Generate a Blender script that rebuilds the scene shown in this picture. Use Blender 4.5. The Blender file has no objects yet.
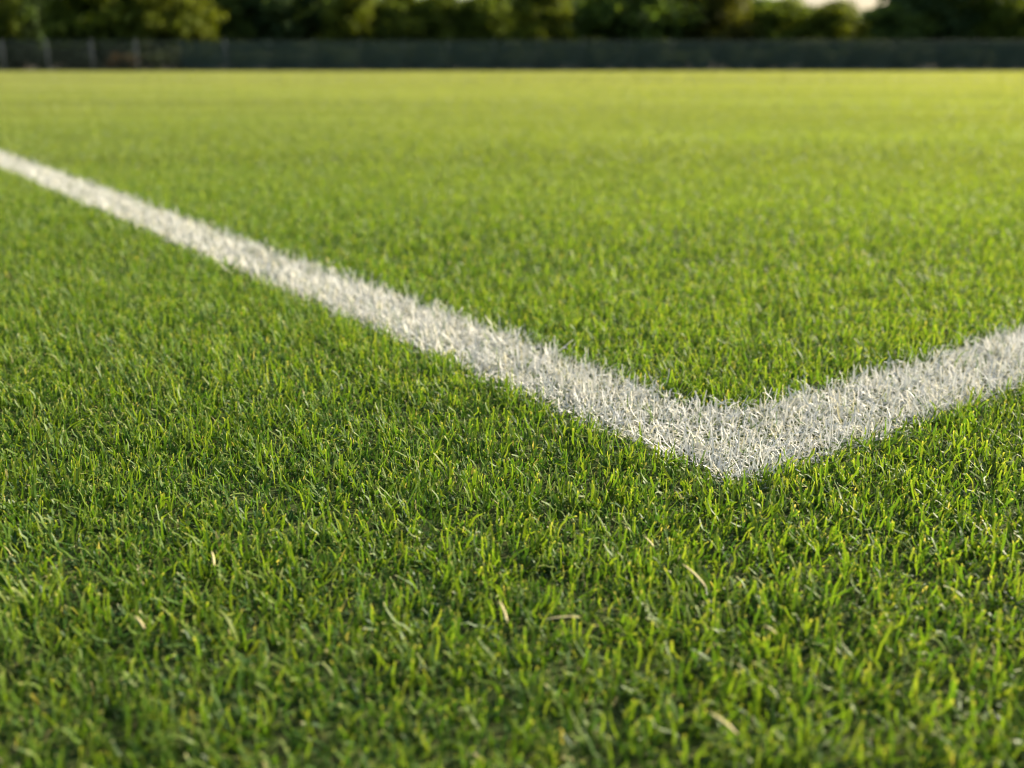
import bpy, math
import numpy as np
from mathutils import Vector, Matrix

rng = np.random.default_rng(20240611)
R = math.radians
scene = bpy.context.scene
col = scene.collection

# ------------------------------------------------------------------ camera
F_PX, PITCH, CAM_H = 1020.0, R(17.3), 0.305
cam_data = bpy.data.cameras.new("camera")
cam_data.sensor_width = 36.0
cam_data.lens = F_PX / 1024.0 * 36.0
cam_data.clip_start = 0.02
cam_data.clip_end = 3000.0
cam_data.dof.use_dof = True
cam_data.dof.focus_distance = 0.79
cam_data.dof.aperture_fstop = 4.8
cam_data.dof.aperture_blades = 0
cam = bpy.data.objects.new("camera", cam_data)
col.objects.link(cam)
cam.location = (0, 0, CAM_H)
cam.rotation_euler = (R(90) - PITCH, 0, 0)
scene.camera = cam


def ground_at(px, py, z=0.015):
    """The ground point (height z) that a photo pixel looks at; used only to read positions off the photograph."""
    x, y = (px - 512) / F_PX, (384 - py) / F_PX
    d = np.array([x, math.cos(PITCH) + y * math.sin(PITCH), -math.sin(PITCH) + y * math.cos(PITCH)])
    k = (z - CAM_H) / d[2]
    return d[0] * k, d[1] * k


# ------------------------------------------------------------------ helpers
def tag(o, label=None, cat=None, group=None, kind=None):
    if label: o["label"] = label
    if cat: o["category"] = cat
    if group: o["group"] = group
    if kind: o["kind"] = kind
    return o


def mesh_np(name, verts, faces_list, mat, parent=None, attr=None, smooth=True, link=True):
    """verts (n,3); faces_list: list of int arrays (k,3) or (k,4)."""
    me = bpy.data.meshes.new(name)
    me.vertices.add(len(verts))
    me.vertices.foreach_set("co", np.ascontiguousarray(verts, np.float32).ravel())
    loops = np.concatenate([f.ravel() for f in faces_list]).astype(np.int32)
    starts, s = [], 0
    for f in faces_list:
        k, n = f.shape
        starts.append(s + np.arange(k) * n)
        s += k * n
    starts = np.concatenate(starts).astype(np.int32)
    me.loops.add(len(loops))
    me.loops.foreach_set("vertex_index", loops)
    me.polygons.add(len(starts))
    me.polygons.foreach_set("loop_start", starts)
    me.update(calc_edges=True)
    if smooth:
        me.polygons.foreach_set("use_smooth", np.ones(len(starts), bool))
    if attr is not None:
        a = me.attributes.new("blade", "FLOAT_COLOR", "POINT")
        a.data.foreach_set("color", np.ascontiguousarray(attr, np.float32).ravel())
    if mat: me.materials.append(mat)
    o = bpy.data.objects.new(name, me)
    if link:
        col.objects.link(o)
    if parent: o.parent = parent
    return o


def empty(name, loc, rz=0.0):
    o = bpy.data.objects.new(name, None)
    o.empty_display_size = 0.2
    col.objects.link(o)
    o.location = loc
    o.rotation_euler = (0, 0, rz)
    return o


class NoiseMap:
    """smooth value noise in the ground plane"""
    def __init__(self, n=256):
        self.g = rng.random((n, n)); self.n = n

    def __call__(self, x, y, size):
        fx, fy = x / size, y / size
        ix, iy = np.floor(fx).astype(int), np.floor(fy).astype(int)
        tx, ty = fx - ix, fy - iy
        tx, ty = tx * tx * (3 - 2 * tx), ty * ty * (3 - 2 * ty)
        n, g = self.n, self.g
        a = g[ix % n, iy % n]; b = g[(ix + 1) % n, iy % n]
        c = g[ix % n, (iy + 1) % n]; d = g[(ix + 1) % n, (iy + 1) % n]
        return (a * (1 - tx) + b * tx) * (1 - ty) + (c * (1 - tx) + d * tx) * ty


N1, N2, N3 = NoiseMap(), NoiseMap(), NoiseMap()

# ------------------------------------------------------------------ materials
def new_mat(name):
    m = bpy.data.materials.new(name); m.use_nodes = True
    nt = m.node_tree; nt.nodes.clear()
    return m, nt, nt.nodes, nt.links


def math_node(nt, op, a, b=None, clamp=False):
    n = nt.nodes.new("ShaderNodeMath"); n.operation = op; n.use_clamp = clamp
    for i, v in enumerate((a, b)):
        if v is None: continue
        if isinstance(v, (int, float)): n.inputs[i].default_value = v
        else: nt.links.new(v, n.inputs[i])
    return n.outputs[0]


def mix_rgb(nt, fac, a, b, mode="MIX"):
    n = nt.nodes.new("ShaderNodeMix"); n.data_type = "RGBA"; n.blend_type = mode
    if isinstance(fac, (int, float)): n.inputs["Factor"].default_value = fac
    else: nt.links.new(fac, n.inputs["Factor"])
    for key, v in ((6, a), (7, b)):
        if isinstance(v, tuple): n.inputs[key].default_value = (*v, 1)
        else: nt.links.new(v, n.inputs[key])
    return n.outputs[2]


def ramp(nt, fac, stops):
    n = nt.nodes.new("ShaderNodeValToRGB")
    nt.links.new(fac, n.inputs[0])
    el = n.color_ramp.elements
    while len(el) < len(stops): el.new(0.5)
    for e, (p, c) in zip(el, stops):
        e.position = p; e.color = (*c, 1)
    return n.outputs[0]


def noise(nt, scale, detail=3.0, vec=None):
    n = nt.nodes.new("ShaderNodeTexNoise")
    n.inputs["Scale"].default_value = scale; n.inputs["Detail"].default_value = detail
    if vec: nt.links.new(vec, n.inputs["Vector"])
    return n.outputs["Fac"]


def leaf_shader(nt, colour, rough, spec, translucency, trans_colour):
    p = nt.nodes.new("ShaderNodeBsdfPrincipled")
    nt.links.new(colour, p.inputs["Base Color"])
    p.inputs["Roughness"].default_value = rough
    p.inputs["Specular IOR Level"].default_value = spec
    t = nt.nodes.new("ShaderNodeBsdfTranslucent")
    nt.links.new(trans_colour, t.inputs["Color"])
    mx = nt.nodes.new("ShaderNodeMixShader")
    if isinstance(translucency, float): mx.inputs[0].default_value = translucency
    else: nt.links.new(translucency, mx.inputs[0])
    nt.links.new(p.outputs[0], mx.inputs[1]); nt.links.new(t.outputs[0], mx.inputs[2])
    out = nt.nodes.new("ShaderNodeOutputMaterial")
    nt.links.new(mx.outputs[0], out.inputs[0])


def grass_material():
    m, nt, N, L = new_mat("turf_blades")
    at = N.new("ShaderNodeAttribute"); at.attribute_name = "blade"
    sp = N.new("ShaderNodeSeparateColor"); L.new(at.outputs["Color"], sp.inputs[0])
    t, r1, r2 = sp.outputs[0], sp.outputs[1], sp.outputs[2]
    pos = N.new("ShaderNodeNewGeometry").outputs["Position"]
    c = ramp(nt, r1, [(0.0, (0.018, 0.066, 0.024)), (0.3, (0.046, 0.118, 0.019)), (0.65, (0.100, 0.180, 0.018)),
                      (0.93, (0.135, 0.205, 0.024)), (1.0, (0.17, 0.21, 0.045))])
    # patches of drier, yellower turf and of lusher turf
    patch = noise(nt, 0.35, 4.0, pos)
    pm = N.new("ShaderNodeMapRange"); L.new(patch, pm.inputs[0])
    pm.inputs[1].default_value = 0.35; pm.inputs[2].default_value = 0.68
    c = mix_rgb(nt, math_node(nt, "MULTIPLY", pm.outputs[0], 0.3), c, (0.17, 0.22, 0.022))
    # backlit glow of the distant turf put into the blade colour, yellower with distance
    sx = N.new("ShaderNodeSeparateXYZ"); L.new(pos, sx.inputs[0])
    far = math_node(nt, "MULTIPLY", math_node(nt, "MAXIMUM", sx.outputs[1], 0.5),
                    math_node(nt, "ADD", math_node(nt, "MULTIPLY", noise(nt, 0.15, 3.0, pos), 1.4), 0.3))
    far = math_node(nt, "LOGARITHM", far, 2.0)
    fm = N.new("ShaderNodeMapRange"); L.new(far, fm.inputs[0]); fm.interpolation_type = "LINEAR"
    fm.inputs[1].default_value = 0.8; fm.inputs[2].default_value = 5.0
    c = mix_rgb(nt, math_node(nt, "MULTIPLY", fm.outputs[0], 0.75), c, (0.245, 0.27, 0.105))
    # mowing passes: broad faint bands of lighter and darker turf
    mp = N.new("ShaderNodeMapping"); L.new(pos, mp.inputs[0]); mp.inputs["Scale"].default_value = (0.10, 0.62, 0.0)
    mp.inputs["Rotation"].default_value = (0, 0, R(-4))
    bn = N.new("ShaderNodeMapRange"); L.new(noise(nt, 1.0, 2.0, mp.outputs[0]), bn.inputs[0])
    bn.inputs[1].default_value = 0.33; bn.inputs[2].default_value = 0.67; bn.inputs[3].default_value = 0.84; bn.inputs[4].default_value = 1.18
    vv = N.new("ShaderNodeCombineColor")
    for k in range(3): L.new(bn.outputs[0], vv.inputs[k])
    c = mix_rgb(nt, 1.0, c, vv.outputs[0], "MULTIPLY")
    # mown tips dry out to straw
    tipm = N.new("ShaderNodeMapRange"); L.new(t, tipm.inputs[0])
    tipm.inputs[1].default_value = 0.88; tipm.inputs[2].default_value = 1.0
    tipf = math_node(nt, "MULTIPLY", tipm.outputs[0], math_node(nt, "MULTIPLY", r2, 0.75))
    c = mix_rgb(nt, tipf, c, (0.52, 0.47, 0.20))
    # a minority of whole blades is dead straw
    dead = math_node(nt, "GREATER_THAN", r2, 0.992)
    c = mix_rgb(nt, dead, c, (0.36, 0.33, 0.15))
    tc = mix_rgb(nt, 1.0, c, (1.52, 1.46, 0.46), "MULTIPLY")
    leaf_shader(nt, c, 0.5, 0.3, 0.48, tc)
    return m


def paint_material():
    m, nt, N, L = new_mat("painted_blades")
    at = N.new("ShaderNodeAttribute"); at.attribute_name = "blade"
    sp = N.new("ShaderNodeSeparateColor"); L.new(at.outputs["Color"], sp.inputs[0])
    t, r1, r2 = sp.outputs[0], sp.outputs[1], sp.outputs[2]
    pos = N.new("ShaderNodeNewGeometry").outputs["Position"]
    green = ramp(nt, r1, [(0.0, (0.05, 0.12, 0.02)), (1.0, (0.16, 0.24, 0.03))])
    white = ramp(nt, r1, [(0.0, (0.48, 0.51, 0.48)), (0.5, (0.62, 0.62, 0.58)), (0.86, (0.67, 0.65, 0.55)), (1.0, (0.54, 0.50, 0.30))])
    # paint cover: alpha says how well this blade was hit; it wears through in specks
    speck = noise(nt, 420.0, 2.0, pos)
    cov = math_node(nt, "ADD", at.outputs["Alpha"], math_node(nt, "MULTIPLY", math_node(nt, "SUBTRACT", speck, 0.5), 0.9))
    cm = N.new("ShaderNodeMapRange"); L.new(cov, cm.inputs[0])
    cm.inputs[1].default_value = 0.30; cm.inputs[2].default_value = 0.50
    c = mix_rgb(nt, cm.outputs[0], green, white)
    tr = math_node(nt, "SUBTRACT", 0.36, math_node(nt, "MULTIPLY", cm.outputs[0], 0.16))
    leaf_shader(nt, c, 0.65, 0.25, tr, c)
    return m


def soil_material():
    m, nt, N, L = new_mat("soil_and_thatch")
    pos = N.new("ShaderNodeNewGeometry").outputs["Position"]
    a = ramp(nt, noise(nt, 160.0, 5.0, pos), [(0.3, (0.012, 0.022, 0.010)), (0.5, (0.034, 0.040, 0.016)), (0.72, (0.09, 0.07, 0.035))])
    b = ramp(nt, noise(nt, 0.6, 5.0, pos), [(0.35, (0.06, 0.12, 0.016)), (0.65, (0.13, 0.17, 0.025))])
    c = mix_rgb(nt, 0.25, a, b)
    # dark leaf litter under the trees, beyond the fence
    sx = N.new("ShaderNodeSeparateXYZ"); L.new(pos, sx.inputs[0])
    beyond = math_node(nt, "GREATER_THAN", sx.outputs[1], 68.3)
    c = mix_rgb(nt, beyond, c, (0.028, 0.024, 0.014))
    p = N.new("ShaderNodeBsdfPrincipled"); L.new(c, p.inputs["Base Color"]); p.inputs["Roughness"].default_value = 0.95
    p.inputs["Specular IOR Level"].default_value = 0.1
    bm = N.new("ShaderNodeBump"); bm.inputs["Distance"].default_value = 0.003; bm.inputs["Strength"].default_value = 1.0
    L.new(noise(nt, 120.0, 4.0, pos), bm.inputs["Height"]); L.new(bm.outputs[0], p.inputs["Normal"])
    o = N.new("ShaderNodeOutputMaterial"); L.new(p.outputs[0], o.inputs[0])
    return m


def foliage_material():
    m, nt, N, L = new_mat("tree_leaves")
    oi = N.new("ShaderNodeObjectInfo")
    at = N.new("ShaderNodeAttribute"); at.attribute_name = "blade"
    sp = N.new("ShaderNodeSeparateColor"); L.new(at.outputs["Color"], sp.inputs[0])
    v = ramp(nt, sp.outputs[1], [(0.0, (0.55, 0.6, 0.5)), (0.5, (0.95, 0.95, 0.9)), (1.0, (1.5, 1.3, 1.0))])
    c = mix_rgb(nt, 1.0, oi.outputs["Color"], v, "MULTIPLY")
    tc = mix_rgb(nt, 1.0, c, (1.4, 1.4, 0.5), "MULTIPLY")
    leaf_shader(nt, c, 0.7, 0.12, 0.42, tc)
    return m


def simple_material(name, c1, c2, scale, rough=0.7, metal=0.0, spec=0.4):
    m, nt, N, L = new_mat(name)
    tc = N.new("ShaderNodeTexCoord").outputs["Object"]
    c = ramp(nt, noise(nt, scale, 5.0, tc), [(0.3, c1), (0.7, c2)])
    p = N.new("ShaderNodeBsdfPrincipled"); L.new(c, p.inputs["Base Color"])
    p.inputs["Roughness"].default_value = rough; p.inputs["Metallic"].default_value = metal
    p.inputs["Specular IOR Level"].default_value = spec
    o = N.new("ShaderNodeOutputMaterial"); L.new(p.outputs[0], o.inputs[0])
    return m


M_GRASS, M_PAINT, M_SOIL, M_LEAF = grass_material(), paint_material(), soil_material(), foliage_material()
M_BARK = simple_material("bark", (0.05, 0.035, 0.022), (0.13, 0.10, 0.07), 6.0, 0.9)
M_POST = simple_material("galvanised_steel", (0.06, 0.075, 0.08), (0.09, 0.105, 0.11), 3.0, 0.85, 0.0)
M_WIRE = simple_material("coated_wire", (0.03, 0.045, 0.038), (0.05, 0.07, 0.06), 3.0, 0.9, 0.0, 0.1)
M_SCREEN = simple_material("screen_fabric", (0.034, 0.064, 0.044), (0.068, 0.104, 0.076), 0.8, 0.8)
M_STRAW = simple_material("dry_straw", (0.34, 0.30, 0.13), (0.46, 0.40, 0.20), 60.0, 0.6)

# ------------------------------------------------------------------ ground
g = mesh_np("ground", np.array([[-900, -400, 0], [900, -400, 0], [900, 1600, 0], [-900, 1600, 0]], float),
            [np.array([[0, 1, 2, 3]])], M_SOIL, smooth=False)
tag(g, "dark soil and thatch under the turf reaching to the trees", "ground", kind="structure")

# ------------------------------------------------------------------ turf blades
AU, AV = R(-36.9), R(55.1)
U = np.array([math.sin(AU), math.cos(AU)])        # into the field, square to the arm that runs off to the right
V = np.array([math.sin(AV), math.cos(AV)])        # into the field, square to the arm that runs off to the left
CORNER = np.array(ground_at(737, 480, 0.010))     # outer corner of the marking
LINE_W = 0.115


def line_depth(x, y):
    """signed distance inside the L-shaped marking (metres, >0 inside)"""
    a = (x - CORNER[0]) * U[0] + (y - CORNER[1]) * U[1]
    b = (x - CORNER[0]) * V[0] + (y - CORNER[1]) * V[1]
    def quadrant(a, b, r):                        # distance inside a quadrant whose corner is rounded
        m = np.minimum(a, b)
        c = (a < r) & (b < r)
        return np.where(c, np.minimum(m, r - np.hypot(r - a, r - b)), m)
    outer = quadrant(a, b, 0.022)
    inner = -quadrant(a - LINE_W, b - LINE_W, 0.04)
    return np.minimum(outer, inner)


def blades(x, y, h, w, segs, width_scale=1.0, droop=1.0, paint=None, lay=0.0, low=None):
    """a strip per root point -> verts, faces, attribute"""
    n = len(x)
    if n == 0: return None
    h = h * ((0.80 + 0.4 * N1(x, y, 0.04)) if segs > 2 else 1.0) * (0.9 + 0.2 * N2(x, y, 0.6))
    az = rng.random(n) * 2 * math.pi
    # neighbouring blades lean a little the same way
    ca = N2(x, y, 0.035) * 4 * math.pi
    lx, ly = np.cos(az) + 0.45 * np.cos(ca), np.sin(az) + 0.45 * np.sin(ca)
    az = np.arctan2(ly, lx)
    tilt = np.clip(rng.normal(0.52, 0.30, n), 0, 1.4) + lay * rng.random(n)
    curl = np.clip(rng.normal(0.30, 0.5, n), -0.5, 2.0) * droop
    wob = rng.normal(0, 0.22, (n, segs + 1)) * (1.0 if segs > 2 else 0.4)
    face = az + math.pi / 2 + rng.normal(0, 0.9, n)
    twist = rng.normal(0, 0.6, n)
    side_w = rng.normal(0, 0.22, (n, segs + 1)) * (1.0 if segs > 2 else 0.3)
    px, py, pz = x.copy(), y.copy(), np.full(n, -0.002)
    P = np.empty((n, segs + 1, 2, 3)); T = np.empty((n, segs + 1, 2))
    step = h / segs
    tip = 0.25 + 0.5 * rng.random(n)
    for k in range(segs + 1):
        t = k / segs
        wk = w * width_scale * np.where(t < 0.7, 0.85 + 0.15 * math.sin(t / 0.7 * math.pi), 0.85 + (tip - 0.85) * (t - 0.7) / 0.3) * 0.5
        f = face + twist * t
        dx, dy = np.cos(f) * wk, np.sin(f) * wk
        # the two edges are not level: the blade is rolled about its own axis
        dz = wk * 0.35 * np.sin(twist * 2 + f)
        P[:, k, 0] = np.stack([px - dx, py - dy, pz - dz], 1)
        P[:, k, 1] = np.stack([px + dx, py + dy, pz + dz], 1)
        T[:, k] = t
        th = np.clip(tilt + curl * t * 1.15 + wob[:, k], -1.2, 1.75)
        a2 = az + side_w[:, k] * 2.0
        px = px + np.sin(th) * np.cos(a2) * step
        py = py + np.sin(th) * np.sin(a2) * step
        pz = np.maximum(pz + np.cos(th) * step, 0.001)
    verts = P.reshape(-1, 3)
    per = (segs + 1) * 2
    base = (np.arange(n) * per)[:, None]
    fs = []
    for k in range(segs):
        o = 2 * k
        fs.append(base + np.array([[o, o + 1, o + 3, o + 2]]))
    faces = np.concatenate(fs)
    A = np.empty((n, segs + 1, 2, 4))
    A[..., 0] = T
    hue = rng.random(n)
    if low is not None:
        hue = np.where(low, hue * 0.4, 0.3 + 0.7 * hue)   # the older, shorter leaves are the darker ones
    A[..., 1] = hue[:, None, None]
    wear = rng.random(n) * 0.993
    if low is not None:
        wear[low & (rng.random(n) < 0.03)] = 1.0          # dead stems caught low in the sward
    A[..., 2] = wear[:, None, None]
    A[..., 3] = 1.0
    if paint is not None:
        # paint sprayed from above: the foot of a blade gets less of it
        A[..., 3] = np.clip(paint[:, None, None] * (0.12 + 1.6 * T), 0, 1)
    return verts, faces, A.reshape(-1, 4)


def combine(parts):
    vs, fs, at, s = [], [], [], 0
    for p in parts:
        if p is None: continue
        v, f, a = p
        vs.append(v); fs.append(f + s); at.append(a); s += len(v)
    return np.concatenate(vs), fs, np.concatenate(at)


def scatter(y0, y1, dens, k, m):
    """uniform points in the wedge the camera (and a viewer a step aside) can see: |x| < k*y + m"""
    area_w = 2 * (k * y1 + m)
    n = int((y1 - y0) * area_w * dens)
    y = rng.uniform(y0, y1, n)
    x = rng.uniform(-area_w / 2, area_w / 2, n)
    keep = np.abs(x) < k * y + m
    return x[keep], y[keep]


edge_noise = lambda x, y: (N3(x, y, 0.03) - 0.5) * 0.012 + (N1(x, y, 0.012) - 0.5) * 0.010

BANDS = [  # y0, y1, blades per m2, blade length, blade width, segments, |x| < slope * y + margin, and |x| beyond the wedge of an earlier band
    (0.10, 1.45, 105000, 0.0245, 0.00165, 5, 0.58, 0.42, None),
    (1.45, 3.2, 56000, 0.0245, 0.0019, 3, 0.58, 0.5, None),
    (-0.5, 1.45, 52000, 0.0250, 0.0026, 3, 0.58, 1.5, (0.10, 0.58, 0.42)),
    (1.45, 3.2, 30000, 0.0250, 0.0030, 2, 0.58, 1.7, (1.45, 0.58, 0.5)),
    (-0.5, 3.2, 15000, 0.0255, 0.0050, 2, 0.58, 3.2, (-0.5, 0.58, 1.5)),
    (3.2, 7.5, 19000, 0.024, 0.0029, 2, 0.58, 0.8, None),
    (3.2, 7.5, 7000, 0.025, 0.0055, 1, 0.58, 3.5, (3.2, 0.58, 0.8)),
    (7.5, 20.0, 3800, 0.026, 0.0055, 1, 0.58, 2.5, None),
    (20.0, 67.8, 220, 0.029, 0.022, 1, 0.60, 5.0, None),
]
turf, marking = [], []
for (y0, y1, dens, bh, bw, segs, k, m, outside) in BANDS:
    x, y = scatter(y0, y1, dens, k, m)
    if outside:
        far_out = (np.abs(x) > outside[1] * y + outside[2]) | (y < outside[0])
        x, y = x[far_out], y[far_out]
    if segs > 2:                                          # tillers: blades stand in small tufts with gaps between
        tuft = N2(x, y, 0.011) * 0.6 + N3(x, y, 0.024) * 0.4
        kp = rng.random(len(x)) < np.clip((tuft - 0.25) * 3.2, 0.55, 1.0)
        x, y = x[kp], y[kp]
    d = line_depth(x, y) + edge_noise(x, y)
    white = d > 0
    # overspray: some blades next to the edge caught a little paint
    near = (~white) & (d > -0.022) & (rng.random(len(x)) < 0.4 * np.exp(d / 0.007))
    hgt = bh * (0.55 + 0.55 * rng.random(len(x)))
    low = rng.random(len(x)) < 0.55                       # short under-layer
    hgt[low] *= 0.55
    wid = bw * (0.7 + 0.6 * rng.random(len(x)))
    gsel = ~(white | near)
    turf.append(blades(x[gsel], y[gsel], hgt[gsel], wid[gsel], segs, low=low[gsel]))
    pnt = np.where(white, np.clip(rng.normal(0.85, 0.25, len(x)) * np.clip(0.40 + d / 0.022, 0.3, 1.2), 0.05, 1.2),
                   rng.uniform(0.15, 0.6, len(x)))
    bare = white & (rng.random(len(x)) < 0.07)            # blades the roller missed
    pnt[bare] = rng.uniform(0.0, 0.45, int(bare.sum()))
    s = white | near
    marking.append(blades(x[s], y[s], hgt[s] * 1.15, wid[s] * 0.74, segs, 1.0, 1.5, pnt[s], 0.55))
    # extra tangled blades so the paint covers the ground inside the line
    if y0 < 7:
        x2, y2 = scatter(y0, y1, dens * 0.30, k, m)
        if outside:
            far_out = (np.abs(x2) > outside[1] * y2 + outside[2]) | (y2 < outside[0])
            x2, y2 = x2[far_out], y2[far_out]
        d2 = line_depth(x2, y2) + edge_noise(x2, y2)
        s2 = d2 > 0.004
        n2 = int(s2.sum())
        marking.append(blades(x2[s2], y2[s2], bh * (0.4 + 0.5 * rng.random(n2)), bw * (0.6 + 0.5 * rng.random(n2)), segs, 1.0, 1.4,
                              np.clip(rng.normal(0.9, 0.2, n2), 0.2, 1.2), 0.9))

v, f, a = combine(turf)
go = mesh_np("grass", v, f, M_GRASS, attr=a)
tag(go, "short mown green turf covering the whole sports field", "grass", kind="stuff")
v, f, a = combine(marking)
lo = mesh_np("boundary_line", v, f, M_PAINT, attr=a)
tag(lo, "white painted corner of the boundary line on the grass", "line marking")

# ------------------------------------------------------------------ dry clippings lying on the turf
def clipping(px, py, length_px, angle, bend, lean, label, width=0.0015, group="dry blades scattered in the near turf"):
    x, y = ground_at(px, py, 0.022)
    dist = math.sqrt(x * x + y * y + (CAM_H - 0.02) ** 2)
    L_ = length_px * dist / F_PX
    n = 9
    vs = []
    for i in range(n):
        t = i / (n - 1) - 0.5
        wv = width * 0.5 * (1 - 0.75 * abs(2 * t) ** 3)
        cx, cy = t * L_, bend * L_ * (0.25 - t * t)
        cz = lean * t * L_ + 0.12 * L_ * (0.25 - t * t)
        for sgn, up in ((-1, 0.0), (0, 0.35), (1, 0.0)):
            vs.append((cx, cy + sgn * wv, cz + up * wv))
        vs.append((cx, cy, cz - 0.25 * wv))
    vs = np.array(vs)
    fs = []
    for i in range(n - 1):
        o = 4 * i
        fs += [(o, o + 4, o + 5, o + 1), (o + 1, o + 5, o + 6, o + 2), (o + 2, o + 6, o + 7, o + 3), (o + 3, o + 7, o + 4, o)]
    fs += [(0, 1, 2, 3), (4 * n - 1, 4 * n - 2, 4 * n - 3, 4 * n - 4)]
    o = mesh_np("dry_blade", vs, [np.array(fs)], M_STRAW)
    o.location = (x, y, 0.023)
    o.rotation_euler = (rng.normal(0, 0.25), 0, angle)
    return tag(o, label, "dry blade", group)


LEANING = "pale straw-coloured dry blade leaning among the green turf blades"
FLAT = "short pale dry clipping resting flat on the near turf"
clipping(562, 620, 34, R(4), 0.12, 0.05, "long straw-coloured dry blade lying level across the near turf", 0.0023)
for (px, py, lp, an, bd, ln, lb) in [
    (503, 613, 24, -65, 0.15, -0.5, LEANING), (649, 543, 14, -55, 0.05, -0.4, LEANING), (770, 631, 14, -40, 0.1, -0.2, FLAT),
    (694, 577, 32, -58, 0.12, -0.4, LEANING), (723, 725, 30, -50, 0.1, -0.4, LEANING), (213, 560, 16, -62, 0.1, -0.5, LEANING),
    (140, 624, 18, -50, 0.1, -0.3, LEANING),
]:
    clipping(px, py, lp, R(an), bd, ln, lb)

# ------------------------------------------------------------------ fence at the far end
FY, FH, SPAN = 68.5, 1.86, 2.85
X0 = -16 * SPAN - (512 - 31) / F_PX * 68.5 * 1.0 + 0.0
X0 = (31 - 512) / F_PX * 69.0 - 4 * SPAN
NP = 33


def tube(p0, p1, r0, r1, n=8):
    p0, p1 = np.array(p0, float), np.array(p1, float)
    d = (p1 - p0) / np.linalg.norm(p1 - p0)
    a = np.cross(d, [0, 0, 1.0]) if abs(d[2]) < 0.9 else np.cross(d, [1.0, 0, 0])
    a /= np.linalg.norm(a); b = np.cross(d, a)
    an = np.arange(n) / n * 2 * math.pi
    ring = np.cos(an)[:, None] * a + np.sin(an)[:, None] * b
    vs = np.concatenate([p0 + ring * r0, p1 + ring * r1, [p0], [p1]])
    i = np.arange(n); j = (i + 1) % n
    q = np.stack([i, j, j + n, i + n], 1)
    t = np.concatenate([np.stack([j, i, np.full(n, 2 * n)], 1), np.stack([i + n, j + n, np.full(n, 2 * n + 1)], 1)])
    return vs, q, t


def join_tubes(tb):
    V_, Q, T_, s = [], [], [], 0
    for v, q, t in tb:
        V_.append(v); Q.append(q + s); T_.append(t + s); s += len(v)
    return np.concatenate(V_), [np.concatenate(Q), np.concatenate(T_)]


fence = empty("chain_link_fence", (X0, FY, 0))
tag(fence, "tall chain-link fence with dark green screening along the far edge of the field", "fence")
v, f = join_tubes([tube((0, 0, -0.3), (0, 0, FH + 0.05), 0.045, 0.045), tube((0, 0, FH + 0.05), (0, 0, FH + 0.11), 0.055, 0.015)])
post = mesh_np("post", v, f, M_POST, fence)
posts = [post]
for i in range(1, NP):
    c = post.copy(); col.objects.link(c); c.parent = fence
    if i > 7 and i != 9:                                  # posts of the screened bays are coated dark green
        c.material_slots[0].link = "OBJECT"; c.material_slots[0].material = M_WIRE
    c.location = (i * SPAN, 0, 0); posts.append(c)
v, f = join_tubes([tube((0, 0, FH), ((NP - 1) * SPAN, 0, FH), 0.024, 0.024)])
mesh_np("top_rail", v, f, M_WIRE, fence)
v, f = join_tubes([tube((0, 0, 0.08), ((NP - 1) * SPAN, 0, 0.08), 0.012, 0.012)])
mesh_np("bottom_rail", v, f, M_POST, fence)


def chain_panel():
    W, z0, z1, pitch, r = SPAN - 0.10, 0.08, FH - 0.02, 0.075, 0.0028
    hh = z1 - z0
    tb = []
    for sgn, yy in ((1, -0.003), (-1, 0.003)):
        s = -hh
        while s < W:
            a0 = max(s, 0.0); a1 = min(s + hh, W)
            if a1 - a0 > 0.02:
                za, zb = (a0 - s), (a1 - s)
                if sgn < 0: za, zb = hh - za, hh - zb
                tb.append(tube((a0, yy, z0 + za), (a1, yy, z0 + zb), r, r, 3))
            s += pitch
    return join_tubes(tb)


v, f = chain_panel()
panel = mesh_np("chain_link_panel", v, f, M_WIRE, fence)
panel.location = (0.05, 0.03, 0)
for i in range(1, NP - 1):
    c = panel.copy(); col.objects.link(c); c.parent = fence
    c.location = (i * SPAN + 0.05, 0.03, 0)
# dark open-weave screening tied on from the eighth bay: woven bands with gaps one can see through
def woven_screen():
    W, z0, z1 = SPAN - 0.03, 0.06, FH - 0.10
    r_ = np.random.default_rng(4)
    nx = 12
    xs = 0.015 + np.linspace(0, W, nx)
    vs, fs = [], []
    z = z0
    while z < z1:
        wd = 0.0145 * r_.uniform(0.8, 1.2)
        for dy in (0.0, 0.0015):
            o = len(vs)
            for x_ in xs:
                sg = 0.025 * math.sin(x_ * 2.2) * math.sin(z * 1.5) + dy
                vs.append((x_, sg, z)); vs.append((x_, sg, z + wd))
            for i_ in range(nx - 1):
                fs.append((o + 2 * i_, o + 2 * i_ + 2, o + 2 * i_ + 3, o + 2 * i_ + 1))
        z += 0.025
    for x_ in np.arange(0.02, W, 0.09):
        o = len(vs)
        sg = 0.005
        vs += [(x_, sg, z0), (x_ + 0.012, sg, z0), (x_ + 0.012, sg, z1), (x_, sg, z1)]
        fs.append((o, o + 1, o + 2, o + 3))
    return np.array(vs), np.array(fs)


vs, fs = woven_screen()
screen = mesh_np("screen_panel", vs, [fs], M_SCREEN, fence)
first = 8
screen.location = (first * SPAN, 0.075, 0)
for i in range(first + 1, NP - 1):
    c = screen.copy(); col.objects.link(c); c.parent = fence
    c.location = (i * SPAN, 0.075, 0)

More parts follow.
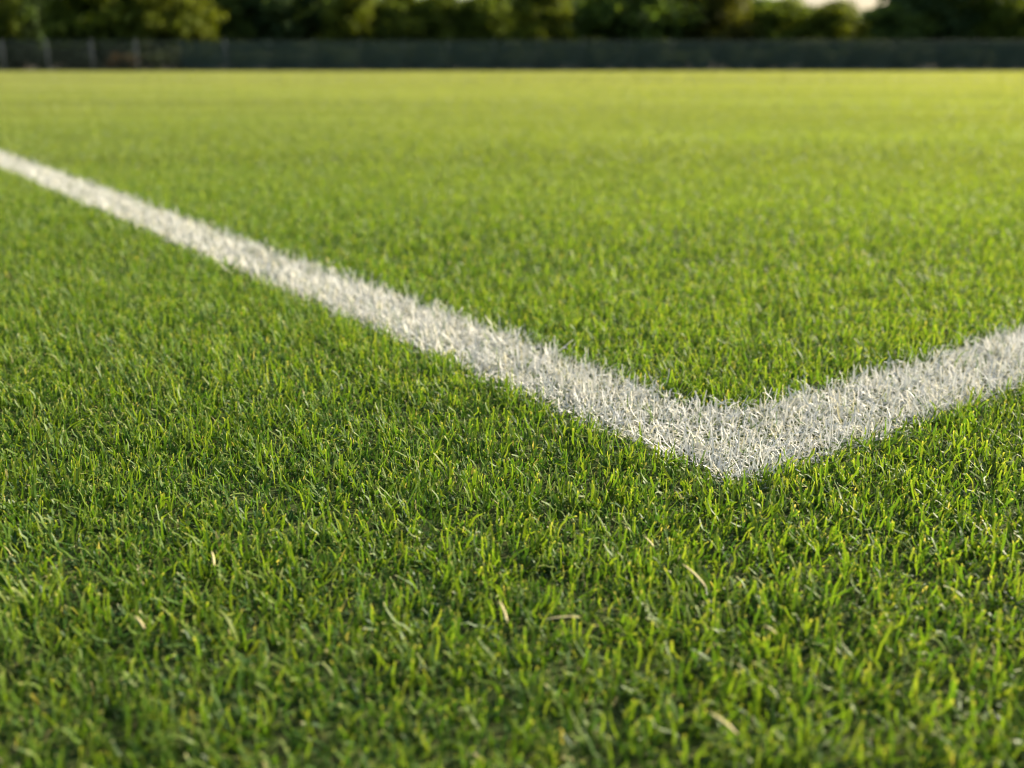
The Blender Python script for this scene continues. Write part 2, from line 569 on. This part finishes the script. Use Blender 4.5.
# ------------------------------------------------------------------ trees
def crown_mesh(name, seed, rad, z0, z1, clumps=46, per=95, leaf=0.15, point=0.0):
    """many small leaf faces in clumps through an uneven crown, unit-sized tree of height z1"""
    r = np.random.default_rng(seed)
    C, S = [], []
    while len(C) < clumps:
        p = r.normal(0, 1, 3); p /= np.linalg.norm(p)
        q = p * (0.35 + 0.65 * r.random() ** 0.45)
        zz = (q[2] + 1) / 2
        k = 1 - point * zz
        C.append((q[0] * rad * k * (0.8 + 0.4 * r.random()), q[1] * rad * k * (0.8 + 0.4 * r.random()), z0 + (z1 - z0) * zz))
        S.append(rad * (0.20 + 0.18 * r.random()))
    C, S = np.array(C), np.array(S)
    ci = np.repeat(np.arange(clumps), per); n = len(ci)
    d = r.normal(0, 1, (n, 3)); d /= np.linalg.norm(d, axis=1)[:, None]
    p = C[ci] + d * (S[ci] * (0.3 + 0.8 * r.random(n) ** 0.6))[:, None] * np.array([1, 1, 0.8])
    p[:, 2] = np.maximum(p[:, 2], 0.1)
    nrm = d * 0.6 + r.normal(0, 0.7, (n, 3)) + np.array([0, 0, 0.3]); nrm /= np.linalg.norm(nrm, axis=1)[:, None]
    a = np.cross(nrm, r.normal(0, 1, (n, 3))); a /= np.linalg.norm(a, axis=1)[:, None]
    b = np.cross(nrm, a)
    s = leaf * (0.6 + 0.8 * r.random(n))[:, None]
    V4 = np.stack([p - a * s, p - b * s * 0.5 + nrm * s * 0.12, p + a * s, p + b * s * 0.5 + nrm * s * 0.12], 1).reshape(-1, 3)
    F4 = np.arange(4 * n).reshape(n, 4)
    A = np.zeros((n, 4, 4)); A[..., 1] = (0.65 * r.random(n) + 0.35 * r.random(clumps)[ci])[:, None]; A[..., 3] = 1
    o = mesh_np(name, V4, [F4], M_LEAF, attr=A.reshape(-1, 4), smooth=False, link=False)
    return o.data


def trunk_mesh(name, seed, height, rad, crown_r):
    r = np.random.default_rng(seed)
    pts = [np.array([0, 0, -0.2])]
    segs = 6
    for i in range(segs):
        pts.append(pts[-1] + np.array([r.normal(0, 0.06), r.normal(0, 0.06), (height + 0.2) / segs]))
    tb = []
    rr = lambda i: rad * (1.25 if i == 0 else 1.0) * (1 - 0.8 * i / segs)
    for i in range(segs): tb.append(tube(pts[i], pts[i + 1], rr(i), rr(i + 1), 9))
    for k in range(9):
        i = 2 + k % 4
        an = k * 2.4 + r.normal(0, 0.3)
        L_ = crown_r * (0.5 + 0.35 * r.random())
        e1 = pts[i] + np.array([math.cos(an) * L_ * 0.55, math.sin(an) * L_ * 0.55, L_ * 0.45])
        e2 = e1 + np.array([math.cos(an + 0.3) * L_ * 0.5, math.sin(an + 0.3) * L_ * 0.5, L_ * 0.5])
        r0 = rr(i) * 0.5
        tb.append(tube(pts[i], e1, r0, r0 * 0.6, 6)); tb.append(tube(e1, e2, r0 * 0.6, r0 * 0.2, 6))
    v, f = join_tubes(tb)
    return mesh_np(name, v, f, M_BARK, link=False).data


# reference trees are 6 m high with a 2.4 m crown radius, scaled per tree
CROWNS = [crown_mesh("crown", 11, 2.3, 0.6, 5.7, 90, 125, 0.16), crown_mesh("crown", 23, 2.4, 0.7, 5.7, 96, 115, 0.17, 0.25),
          crown_mesh("crown", 37, 2.2, 0.5, 5.8, 90, 125, 0.16, 0.4), crown_mesh("crown", 51, 2.5, 0.8, 5.7, 92, 115, 0.18, 0.1)]
TRUNKS = [trunk_mesh("trunk", s, 4.3, 0.16, 2.3) for s in (5, 6, 7, 8)]
BUSHES = [crown_mesh("crown", 71, 1.3, 0.0, 1.9, 32, 100, 0.10), crown_mesh("crown", 83, 1.4, 0.0, 2.1, 34, 95, 0.11, 0.2)]

YEL, OLI, GRN, DRK, BRN, GRY = ((0.120, 0.150, 0.020), (0.100, 0.140, 0.022), (0.088, 0.140, 0.034),
                                (0.070, 0.115, 0.042), (0.085, 0.095, 0.020), (0.044, 0.066, 0.032))
WORD = {YEL: "yellow-leaved", OLI: "olive green", GRN: "mid green", DRK: "dark green", BRN: "brownish green", GRY: "greyish green"}


def tree(px, top_px, width_px, D, tint, label, variant, name="broadleaf_tree", group="trees standing behind the far fence"):
    x = (px - 512) / F_PX * D * math.cos(PITCH) * 1.05
    h = CAM_H + (64 - top_px) / F_PX * D * 1.14
    r = width_px / F_PX * D / 2 * 1.12
    t = empty(name, (x, D, 0), rng.uniform(0, 6.28))
    sx, sz = r / 2.35, h / 6.0
    tk = bpy.data.objects.new("trunk", TRUNKS[variant % 4]); col.objects.link(tk); tk.parent = t
    cr = bpy.data.objects.new("crown", CROWNS[variant % 4]); col.objects.link(cr); cr.parent = t
    tk.scale = (min(sx, 1.2), min(sx, 1.2), sz); cr.scale = (sx, sx, sz)
    cr.color = (*tint, 1)
    return tag(t, label, "tree", group)


FRONT = [  # photo x, top y, crown width, distance, tint
    (6, -30, 66, 78, OLI, "olive green tree at the left end of the fence"),
    (48, -45, 62, 82, DRK, "tall near-black green tree behind the bare fence posts"),
    (128, -24, 120, 78, OLI, "broad olive green tree above the bare chain-link bays"),
    (196, -3, 64, 76, YEL, "yellow-leaved tree hanging low over the fence, left of the dark tree"),
    (243, -6, 52, 80, GRN, "narrow green tree with yellowish top between yellow tree and dark tree"),
    (308, -40, 92, 82, DRK, "broad dark green tree rising well above its neighbours"),
    (362, -5, 56, 78, YEL, "yellow-olive tree directly beside the broad dark tree"),
    (404, 3, 56, 80, OLI, "first small round tree right of the yellow-olive tree"),
    (446, 3, 50, 80, OLI, "small round tree in the middle of the row of three"),
    (491, 2, 52, 80, OLI, "last small round tree of three before the yellow tree"),
    (540, -4, 66, 77, YEL, "yellow-leaved round tree near the middle of the fence"),
    (632, -12, 92, 80, GRN, "wide mid green tree right of the dark gap"),
    (694, -8, 84, 80, BRN, "brownish green tree beside the bright notch of sky"),
    (768, 10, 66, 79, OLI, "low olive tree between two notches of sky"),
    (816, 12, 60, 77, YEL, "low yellow-leaved tree under the widest patch of sky"),
    (872, 14, 56, 80, GRN, "lowest green tree under the right side of the open sky"),
    (924, -30, 96, 82, DRK, "tall dark tree at the right of the open sky"),
    (984, -2, 70, 78, OLI, "olive tree near the right end of the fence"),
    (1040, -6, 72, 78, YEL, "yellow-leaved tree at the right end of the fence"),
    (-60, -30, 80, 80, GRN, "green tree past the left end of the view"),
    (1110, -25, 90, 80, GRN, "green tree past the right end of the view"),
]
for i, (px, tp, wp, D, tint, lb) in enumerate(FRONT):
    tree(px, tp, wp, D, tint, lb, i)
# a second, farther row closes the gaps below the sky
for i in range(24):
    px = -90 + i * 52 + rng.uniform(-9, 9)
    top = 9 + rng.uniform(-3, 5)
    if 780 < px < 890: top = 17
    if 560 < px < 610: top = 0
    tree(px, top, 84, 98 + rng.uniform(-4, 5), (DRK, GRN, GRY)[i % 3], "darker tree of the farther row, half hidden behind the front trees", i + 1,
         group="farther row of trees")
# shrubs along the back of the fence
for i in range(34):
    px = -60 + i * 34 + rng.uniform(-8, 8)
    D = 73 + rng.uniform(-0.8, 1.2)
    x = (px - 512) / F_PX * D
    s = rng.uniform(0.72, 0.95)
    rust = 128 < px < 158
    b = empty("shrub", (x, D, 0), rng.uniform(0, 6.28))
    c = bpy.data.objects.new("foliage", BUSHES[i % 2]); col.objects.link(c); c.parent = b
    c.scale = (s * 1.6, s * 1.3, s)
    c.color = (0.03, 0.042, 0.018, 1)
    tag(b, "dark shrub growing close behind the fence", "shrub", "shrubs along the back of the fence")
x = (143 - 512) / F_PX * 71
b = empty("russet_shrub", (x, 70.5, 0), 0.6)
c = bpy.data.objects.new("foliage", BUSHES[0]); col.objects.link(c); c.parent = b
c.scale = (0.8, 0.8, 0.6); c.color = (0.06, 0.038, 0.02, 1)
tag(b, "low russet-brown shrub showing through the fence on the left", "shrub")

# ------------------------------------------------------------------ light
SUN_AZ, SUN_EL = R(66), R(27)       # azimuth measured from straight ahead towards the right
sun_dir = Vector((math.sin(SUN_AZ) * math.cos(SUN_EL), math.cos(SUN_AZ) * math.cos(SUN_EL), math.sin(SUN_EL)))
sd = bpy.data.lights.new("sun", "SUN")
sd.energy = 5.0; sd.angle = R(0.8); sd.color = (1.0, 0.89, 0.71)
so = bpy.data.objects.new("sun", sd); col.objects.link(so)
so.rotation_euler = (-sun_dir).to_track_quat("-Z", "Y").to_euler()
so.location = (20, 10, 30)
w = bpy.data.worlds.new("World"); scene.world = w; w.use_nodes = True
nt = w.node_tree
sky = nt.nodes.new("ShaderNodeTexSky"); sky.sky_type = "NISHITA"; sky.sun_disc = False
sky.sun_elevation = SUN_EL; sky.sun_rotation = SUN_AZ
sky.air_density = 1.0; sky.dust_density = 4.0; sky.ozone_density = 1.0
bg = nt.nodes["Background"]; bg.inputs["Strength"].default_value = 0.095
nt.links.new(sky.outputs[0], bg.inputs[0])

# ------------------------------------------------------------------ render
vs_ = scene.view_settings
vs_.view_transform = "Standard"; vs_.look = "None"; vs_.exposure = 1.36; vs_.gamma = 1.0; vs_.use_curve_mapping = False
cy = scene.cycles
cy.max_bounces = 8; cy.diffuse_bounces = 4; cy.glossy_bounces = 2; cy.transmission_bounces = 4; cy.transparent_max_bounces = 4
cy.caustics_reflective = False; cy.caustics_refractive = False
cy.use_adaptive_sampling = True; cy.adaptive_threshold = 0.02
cy.use_denoising = True
cy.filter_width = 1.1
